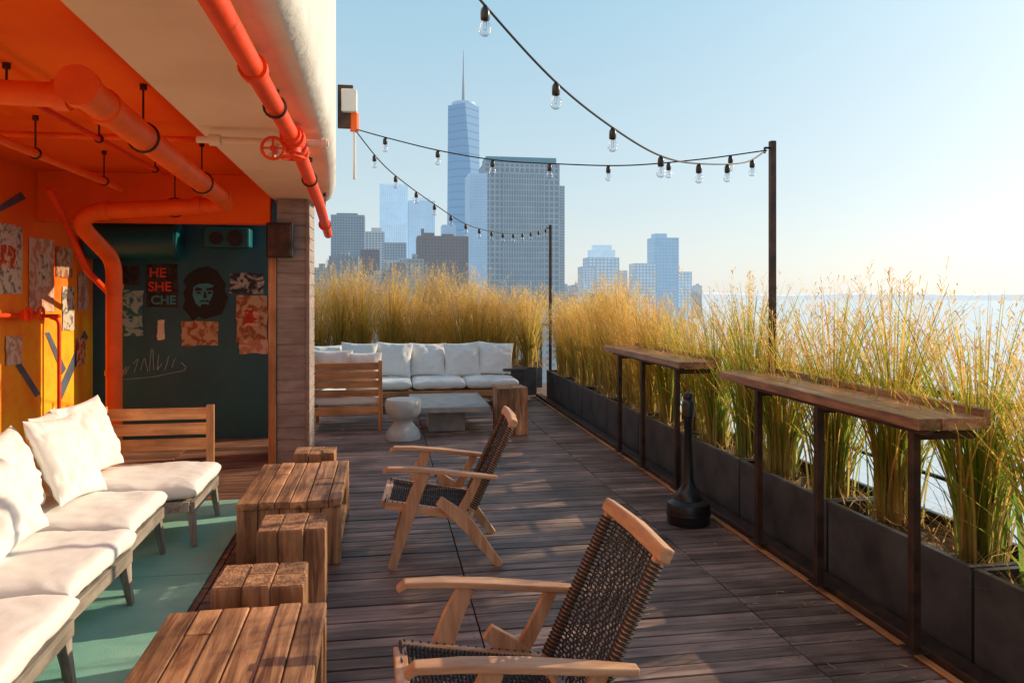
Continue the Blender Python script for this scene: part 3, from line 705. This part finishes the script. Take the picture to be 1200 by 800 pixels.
mb=MB(); mb.box(-.43,-.38,-.40,-.34,0,.86).box(.38,.43,-.40,-.34,0,.86).box(-.43,-.38,.36,.42,0,.3).box(.38,.43,.36,.42,0,.3); mb.obj('posts',M['oranZ'],e,bevel=.004)
mb=MB(); mb.box(.385,.425,-.338,.358,.2,.3).box(-.425,-.385,-.338,.358,.2,.3); mb.obj('side_rails',M['oranY'],e)
puff('seat_cushion',.8,.78,.14,(0,.03,.37),Rm(),e,p=9,q=.3,pinch=.01,seed=70)
puff('back_pillow',.5,.5,.18,(-.18,-.2,.74),Matrix.Rotation(math.radians(100),3,'X'),e,p=2.4,q=.5,seed=71); puff('back_pillow_2',.45,.5,.18,(.2,-.2,.71),Matrix.Rotation(math.radians(102),3,'X'),e,p=2.4,q=.5,seed=72)
e=empty('concrete_coffee_table',(.78,9.75,0)); MB().box(-.45,.48,-.65,.65,.27,.335).obj('slab_top',M['concrete'],e,bevel=.006); MB().box(-.24,.2,-.35,.35,0,.269).obj('plinth',M['concrete'],e,bevel=.006)
e=empty('hourglass_side_table',(.22,8.95,0)); MB().lathe([(.19,0),(.2,.01),(.198,.05),(.18,.11),(.135,.16),(.105,.2),(.11,.23),(.16,.26),(.2,.31),(.212,.37),(.208,.44),(.195,.465),(.17,.468)],n=36).obj('turned_body',M['stone'],e,smooth=True)
# ------------------------------------------------------------------ light poles & string lights
def pole(x,y,h):
    e=empty('string_light_pole',(x,y,0)); mb=MB(); mb.beam((0,0,.3),(0,0,h),.042,.042,(0,1,0)); mb.obj('post',M['steel'],e,bevel=.004)
    MB().tube([(0,0,h-.05),(-.06,0,h-.05)],.008,8).tube([(-.06,0,h-.05),(-.06,0,h-.09)],.008,8).obj('hook',M['black'],e)
pole(2.75,5.13,2.77); pole(2.62,12.0,2.78)
def cr(P):
    P=[Vector(p) for p in P]; Q=[P[0]*2-P[1]]+P+[P[-1]*2-P[-2]]; out=[]
    for i in range(1,len(Q)-2):
        a,b,c,d=Q[i-1:i+3]
        for k in range(12):
            t=k/12; out.append(.5*((2*b)+(c-a)*t+(2*a-5*b+4*c-d)*t*t+(3*b-a-3*c+d)*t**3))
    out.append(P[-1]); return out
def strand(P,sp,off):
    e=empty('string_lights'); pts=cr(P); mb=MB(); mb.tube(pts,.005,6); mb.obj('cable',M['cable'],e)
    so=MB(); gl=MB(); fi=MB(); acc=off; S=.84
    for a,b in zip(pts[:-1],pts[1:]):
        l=(b-a).length
        while acc<l:
            p=a.lerp(b,acc/l)+Vector((0,0,-.002))
            so.lathe([(.008,.004),(.013,-.006),(.019,-.014),(.021,-.03),(.021,-.058),(.017,-.064)],p,12,S)
            gl.lathe([(.014,-.064),(.017,-.07),(.025,-.085),(.029,-.1),(.029,-.112),(.023,-.125),(.012,-.133),(.003,-.135)],p,14,S)
            fi.tube([p+Vector((-.005,0,-.055)),p+Vector((-.004,0,-.09)),p+Vector((.004,0,-.09)),p+Vector((.005,0,-.055))],.0012,5)
            acc+=sp
        acc-=l
    so.obj('sockets',M['blackpl'],e,smooth=True); gl.obj('bulbs',M['glass'],e,smooth=True); fi.obj('filaments',M['steel'],e)
strand([(2.70,5.12,2.70),(2.4,4.85,2.56),(1.83,4.25,2.434),(1.463,3.89,2.40),(1.12,3.57,2.452),(.734,3.19,2.56),(.377,2.85,2.745),(.05,2.52,2.95),(-.28,2.2,3.2)],.51,.28)
strand([(2.70,5.12,2.70),(2.283,5.293,2.655),(1.777,5.47,2.625),(1.296,5.637,2.65),(.865,5.787,2.69),(.441,5.935,2.775),(.033,6.077,2.89),(-.27,6.2,2.99)],.44,.25)
strand([(-.25,6.2,3.0),(-.026,6.78,2.82),(.196,7.218,2.703),(.515,7.847,2.583),(.899,8.605,2.466),(1.3,9.4,2.45),(1.697,10.18,2.484),(2.2,11.2,2.6),(2.58,11.98,2.72)],.45,.5)
# ------------------------------------------------------------------ city
Z0=-61.5
def bm(name,c,rough=.6,haze_glow=.1,metal=0,haze_col=(.5,.66,.82)): return mat(name,c,rough,metal,var=.14,nscale=.05,haze_glow=haze_glow,haze_col=haze_col)  # distant building material, aerial haze painted in as pale-blue glow
def tower(name,x0,x1,y0,dep,z1,wall,glass,sx,sz,pw,bh,top=None,topm=None,z0=Z0):
    e=empty(name); y1=y0+dep
    MB().box(x0,x1,y0,y1,z0,z1).obj('glass_walls',glass,e)
    mb=MB(); n=max(2,round((x1-x0)/sx))
    for i in range(n+1):
        x=x0+(x1-x0)*i/n
        mb.box(x-pw/2,x+pw/2,y0-.5,y0-.02,z0,z1+.6); mb.box(x-pw/2,x+pw/2,y1+.02,y1+.5,z0,z1+.6)
    n=max(2,round(dep/sx))
    for i in range(n+1):
        y=y0+dep*i/n
        mb.box(x0-.5,x0-.02,y-pw/2,y+pw/2,z0,z1+.6); mb.box(x1+.02,x1+.5,y-pw/2,y+pw/2,z0,z1+.6)
    mb.obj('piers',wall,e)
    mb=MB(); z=max(z0,-20)
    while z<z1: mb.box(x0-.4,x1+.4,y0-.4,y1+.4,z,z+bh); z+=sz
    mb.box(x0-.7,x1+.7,y0-.7,y1+.7,z1,z1+1.5); mb.obj('floor_bands',wall,e)
    if top:
        for k,(a,b,c,d,h0,h1) in enumerate(top): MB().box(a,b,c,d,h0,h1).obj('roof_block_%d'%k,topm or wall,e)
    return e
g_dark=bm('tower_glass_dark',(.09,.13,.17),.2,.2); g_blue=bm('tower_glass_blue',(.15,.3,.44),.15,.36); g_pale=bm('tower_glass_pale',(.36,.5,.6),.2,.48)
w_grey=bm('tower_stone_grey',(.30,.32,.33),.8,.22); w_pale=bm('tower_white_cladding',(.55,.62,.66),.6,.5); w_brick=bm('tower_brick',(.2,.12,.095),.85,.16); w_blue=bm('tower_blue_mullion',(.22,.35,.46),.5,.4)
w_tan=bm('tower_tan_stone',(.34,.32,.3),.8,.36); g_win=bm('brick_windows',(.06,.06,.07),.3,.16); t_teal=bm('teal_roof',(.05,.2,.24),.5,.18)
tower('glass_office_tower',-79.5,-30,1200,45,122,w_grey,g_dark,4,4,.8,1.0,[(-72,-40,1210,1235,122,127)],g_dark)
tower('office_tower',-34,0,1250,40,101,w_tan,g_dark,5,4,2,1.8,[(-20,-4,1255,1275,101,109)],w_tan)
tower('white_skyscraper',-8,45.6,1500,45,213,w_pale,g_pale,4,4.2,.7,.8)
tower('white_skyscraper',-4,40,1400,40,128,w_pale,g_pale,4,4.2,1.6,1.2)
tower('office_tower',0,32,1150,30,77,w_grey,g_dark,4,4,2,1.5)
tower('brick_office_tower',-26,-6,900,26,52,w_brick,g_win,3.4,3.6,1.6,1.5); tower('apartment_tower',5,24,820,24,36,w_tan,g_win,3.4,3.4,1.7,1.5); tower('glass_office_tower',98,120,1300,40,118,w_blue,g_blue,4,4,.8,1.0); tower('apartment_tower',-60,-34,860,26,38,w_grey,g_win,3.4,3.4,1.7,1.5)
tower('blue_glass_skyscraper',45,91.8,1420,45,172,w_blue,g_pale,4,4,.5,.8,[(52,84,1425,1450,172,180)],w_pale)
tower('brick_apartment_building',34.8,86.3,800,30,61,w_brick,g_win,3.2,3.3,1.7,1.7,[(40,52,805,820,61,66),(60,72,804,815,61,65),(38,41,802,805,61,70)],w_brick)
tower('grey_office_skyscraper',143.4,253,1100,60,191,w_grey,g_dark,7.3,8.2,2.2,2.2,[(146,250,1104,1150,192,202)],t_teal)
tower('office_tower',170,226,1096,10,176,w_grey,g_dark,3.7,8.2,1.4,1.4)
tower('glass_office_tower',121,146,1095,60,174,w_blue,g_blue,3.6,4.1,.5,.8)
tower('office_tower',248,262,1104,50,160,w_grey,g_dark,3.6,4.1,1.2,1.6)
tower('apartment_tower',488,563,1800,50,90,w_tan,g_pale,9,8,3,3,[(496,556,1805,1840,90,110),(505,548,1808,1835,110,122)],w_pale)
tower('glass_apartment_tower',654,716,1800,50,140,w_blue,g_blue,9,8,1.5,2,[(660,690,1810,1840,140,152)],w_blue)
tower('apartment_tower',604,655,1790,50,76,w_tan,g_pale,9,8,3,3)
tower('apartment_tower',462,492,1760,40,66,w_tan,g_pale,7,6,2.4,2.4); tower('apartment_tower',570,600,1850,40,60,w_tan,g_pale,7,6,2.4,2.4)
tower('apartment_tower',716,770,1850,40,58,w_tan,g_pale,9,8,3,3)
e=empty('tapered_glass_skyscraper',(167,1630,0)); h=33; mb=MB()
b=[(-h,-h),(h,-h),(h,h),(-h,h)]; zt=402; zb=0; t=[(0,-h),(h,0),(0,h),(-h,0)]
vs=[(x,y,Z0) for x,y in b]+[(x,y,zb) for x,y in b]+[(x,y,zt) for x,y in t]
fs=[(0,1,5,4),(1,2,6,5),(2,3,7,6),(3,0,4,7)]
for i in range(4):
    j=(i+1)%4; fs.append((4+i,4+j,8+i)); fs.append((4+j,8+j,8+i))
fs.append((8,9,10,11)); mb.add(vs,fs)
def wtcmat():
    m,nt,b=nmat('tapered_tower_glass'); N=nt.nodes; L=nt.links
    tc=N.new('ShaderNodeTexCoord'); sp=N.new('ShaderNodeSeparateXYZ'); L.new(tc.outputs['Object'],sp.inputs[0])
    mo=N.new('ShaderNodeMath'); mo.operation='PINGPONG'; mo.inputs[1].default_value=8.; L.new(sp.outputs['Z'],mo.inputs[0])
    gt=N.new('ShaderNodeMath'); gt.operation='GREATER_THAN'; gt.inputs[1].default_value=6.4; L.new(mo.outputs[0],gt.inputs[0])
    mx=N.new('ShaderNodeMix'); mx.data_type='RGBA'; mx.inputs['A'].default_value=(.09,.17,.27,1); mx.inputs['B'].default_value=(.04,.09,.16,1)
    L.new(gt.outputs[0],mx.inputs['Factor']); L.new(mx.outputs['Result'],b.inputs['Base Color'])
    b.inputs['Metallic'].default_value=0; b.inputs['Roughness'].default_value=.7; b.inputs['Specular IOR Level'].default_value=.08; b.inputs['Emission Color'].default_value=(.40,.64,.92,1); b.inputs['Emission Strength'].default_value=.38  # blue glow on the shaft imitates haze, the glass emits nothing
    return m
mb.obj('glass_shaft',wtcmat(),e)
mb=MB(); mb.lathe([(14,402),(15,404),(15,410),(12,411),(4,413),(3,440),(1.8,470),(1.2,500),(.5,521)],n=16); mb.obj('spire',w_grey,e,smooth=True)
MB().lathe([(25,403),(25.5,404),(25.5,408),(24,409)],n=32).obj('crown_ring',w_blue,e,smooth=True)
mb=MB(); rr=random.Random(3)
for i in range(260):
    y=rr.uniform(250,2600); r=rr.uniform(-.45,.30); x=r*y
    w=rr.uniform(14,34); d=rr.uniform(14,30); hgt=rr.uniform(-42,-8)+ (rr.uniform(0,34) if y>700 else 0)
    if x+w/2>.33*y+20: continue
    mb.box(x-w/2,x+w/2,y,y+d,Z0,hgt)
    if rr.random()<.6: mb.box(x-w/6,x+w/6,y+3,y+d-4,hgt,hgt+rr.uniform(2,5))
for i in range(30):
    y=rr.uniform(600,1050); r=rr.uniform(-.09,.05); x=r*y; w=rr.uniform(14,26); hgt=rr.uniform(6,32); mb.box(x-w/2,x+w/2,y,y+20,Z0,hgt); mb.box(x-w/6,x+w/6,y+3,y+12,hgt,hgt+4)
def cblock(nm,em):
    m,nt,b=nmat(nm); N=nt.nodes; L=nt.links
    tc=N.new('ShaderNodeTexCoord'); sp=N.new('ShaderNodeSeparateXYZ'); L.new(tc.outputs['Object'],sp.inputs[0])
    def band(o,per,th):
        a=N.new('ShaderNodeMath'); a.operation='PINGPONG'; a.inputs[1].default_value=per; L.new(o,a.inputs[0]); c=N.new('ShaderNodeMath'); c.operation='GREATER_THAN'; c.inputs[1].default_value=th; L.new(a.outputs[0],c.inputs[0]); return c.outputs[0]
    ad=N.new('ShaderNodeMath'); L.new(sp.outputs['X'],ad.inputs[0]); L.new(sp.outputs['Y'],ad.inputs[1])
    a=band(ad.outputs[0],1.6,.9); c=band(sp.outputs['Z'],1.7,.9)
    mu=N.new('ShaderNodeMath'); mu.operation='MULTIPLY'; L.new(a,mu.inputs[0]); L.new(c,mu.inputs[1])
    g=N.new('ShaderNodeNewGeometry'); r=N.new('ShaderNodeValToRGB'); e=r.color_ramp.elements; r.color_ramp.interpolation='CONSTANT'
    e[0].color=(.2,.11,.08,1); e[1].position=.3; e[1].color=(.3,.26,.22,1); x=e.new(.55); x.color=(.16,.15,.15,1); x=e.new(.8); x.color=(.42,.4,.37,1)
    L.new(g.outputs['Random Per Island'],r.inputs[0])
    mx=N.new('ShaderNodeMix'); mx.data_type='RGBA'; L.new(mu.outputs[0],mx.inputs['Factor']); L.new(r.outputs[0],mx.inputs['A']); mx.inputs['B'].default_value=(.08,.09,.11,1)
    L.new(mx.outputs['Result'],b.inputs['Base Color']); b.inputs['Roughness'].default_value=.8
    b.inputs['Emission Color'].default_value=(.5,.66,.82,1); b.inputs['Emission Strength'].default_value=em  # haze over the blocks painted in as a faint glow
    return m
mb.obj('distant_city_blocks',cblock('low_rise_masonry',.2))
mb=MB()
for i in range(34):
    y=rr.uniform(1900,2500); r=rr.uniform(.22,.43); x=r*y; w=rr.uniform(18,40); hgt=rr.uniform(-5,34); mb.box(x-w/2,x+w/2,y,y+20,Z0,hgt); mb.box(x-w/6,x+w/6,y+3,y+12,hgt,hgt+5)
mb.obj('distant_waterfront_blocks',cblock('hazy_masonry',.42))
S=40000
m=MB(); m.add([(-S,-S,Z0),(S,-S,Z0),(S,S,Z0),(-S,S,Z0)],[(0,1,2,3)]); m.obj('ground',M['ground'])
def water():
    m,nt,b=nmat('river_water'); N=nt.nodes; L=nt.links
    b.inputs['Base Color'].default_value=(.2,.26,.28,1); b.inputs['Roughness'].default_value=.3
    tc=N.new('ShaderNodeTexCoord'); n=N.new('ShaderNodeTexNoise'); n.inputs['Scale'].default_value=.08; n.inputs['Detail'].default_value=8
    L.new(tc.outputs['Object'],n.inputs['Vector']); bp=N.new('ShaderNodeBump'); bp.inputs['Strength'].default_value=.6; bp.inputs['Distance'].default_value=2
    L.new(n.outputs['Fac'],bp.inputs['Height']); L.new(bp.outputs[0],b.inputs['Normal'])
    b.inputs['Emission Color'].default_value=(.86,.91,.93,1); b.inputs['Emission Strength'].default_value=.42  # whitish glow paints bright haze onto the water
    return m
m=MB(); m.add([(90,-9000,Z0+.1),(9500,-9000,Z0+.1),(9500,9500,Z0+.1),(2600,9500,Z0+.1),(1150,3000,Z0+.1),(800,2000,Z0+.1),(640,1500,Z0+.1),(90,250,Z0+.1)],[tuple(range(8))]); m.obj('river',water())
vs=[];fs=[]; n=160
pts=[]
for i in range(n+1):
    t=i/n; x=1200+t*9000; y=11500-t*6500+ (0 if t<.7 else -(t-.7)*14000)
    pts.append((x,y))
for i,(x,y) in enumerate(pts):
    hgt=Z0+60+35*noise.noise(Vector((i*.07,0,0)))+14*noise.noise(Vector((i*.5,3,0)))
    vs+= [(x,y,Z0),(x,y,hgt),(x+900,y+1200,hgt+15),(x+2000,y+3000,Z0)]
for i in range(n):
    for j in range(3): a=i*4+j; fs.append((a,a+4,a+5,a+1))
m=MB(); m.add(vs,fs); m.obj('hills',mat('hazy_hills',(.25,.28,.3),.9,var=.1,nscale=.002,haze_glow=.72,haze_col=(.86,.91,.94)),smooth=True)  # pale haze over the hills put in as glow
# ------------------------------------------------------------------ light
EL=21.5; AZ=76.
a=math.radians(AZ); el=math.radians(EL)
d=Vector((math.sin(a)*math.cos(el),math.cos(a)*math.cos(el),math.sin(el)))
w=bpy.data.worlds.new('World'); scene.world=w; w.use_nodes=True; nt=w.node_tree; N=nt.nodes; L=nt.links
bg=N['Background']; sk=N.new('ShaderNodeTexSky'); sk.sky_type='NISHITA'; sk.sun_disc=False
sk.sun_elevation=math.radians(EL); sk.sun_rotation=math.radians(AZ); sk.air_density=1.0; sk.dust_density=1.0; sk.ozone_density=1.2; sk.altitude=60
BS=.13
tc=N.new('ShaderNodeTexCoord'); sp=N.new('ShaderNodeSeparateXYZ'); L.new(tc.outputs['Generated'],sp.inputs[0])
r=N.new('ShaderNodeValToRGB'); e=r.color_ramp.elements
e[0].position=0; e[0].color=(.88,.92,.92,1); e[1].position=1; e[1].color=(.14,.32,.56,1)
x=e.new(.12); x.color=(.70,.85,.91,1); x=e.new(.36); x.color=(.45,.74,.90,1); x=e.new(.6); x.color=(.22,.44,.68,1)
L.new(sp.outputs['Z'],r.inputs[0])
# broad hazy aureole around the sun direction
dt=N.new('ShaderNodeVectorMath'); dt.operation='DOT_PRODUCT'; L.new(tc.outputs['Generated'],dt.inputs[0]); dt.inputs[1].default_value=tuple(d)
mxm=N.new('ShaderNodeMath'); mxm.operation='MAXIMUM'; mxm.inputs[1].default_value=0; L.new(dt.outputs['Value'],mxm.inputs[0])
pw=N.new('ShaderNodeMath'); pw.operation='POWER'; pw.inputs[1].default_value=5; L.new(mxm.outputs[0],pw.inputs[0])
gl=N.new('ShaderNodeVectorMath'); gl.operation='SCALE'; gl.inputs[0].default_value=(.75,.62,.46); L.new(pw.outputs[0],gl.inputs['Scale'])
ad=N.new('ShaderNodeVectorMath'); ad.operation='ADD'; L.new(r.outputs[0],ad.inputs[0]); L.new(gl.outputs[0],ad.inputs[1])
sc_=N.new('ShaderNodeVectorMath'); sc_.operation='SCALE'; sc_.inputs['Scale'].default_value=1/BS; L.new(ad.outputs[0],sc_.inputs[0])
mx=N.new('ShaderNodeMix'); mx.data_type='RGBA'; mx.inputs['Factor'].default_value=.74
L.new(sk.outputs[0],mx.inputs['A']); L.new(sc_.outputs[0],mx.inputs['B']); L.new(mx.outputs['Result'],bg.inputs[0]); bg.inputs[1].default_value=BS
l=bpy.data.lights.new('sun','SUN'); l.energy=5; l.angle=math.radians(.5); l.color=(1,.81,.56)
so=bpy.data.objects.new('sun',l); col.objects.link(so)
so.rotation_euler=d.to_track_quat('Z','Y').to_euler(); so.location=d*50
c=bpy.data.cameras.new('camera'); c.lens=27; c.sensor_width=36; c.shift_y=-55/1200; c.clip_start=.05; c.clip_end=90000
co=bpy.data.objects.new('camera',c); col.objects.link(co); co.location=(0,0,1.67); co.rotation_euler=(math.radians(90),0,-math.atan(150/900))
scene.camera=co
scene.view_settings.view_transform='Standard'; scene.view_settings.look='None'; scene.view_settings.exposure=0
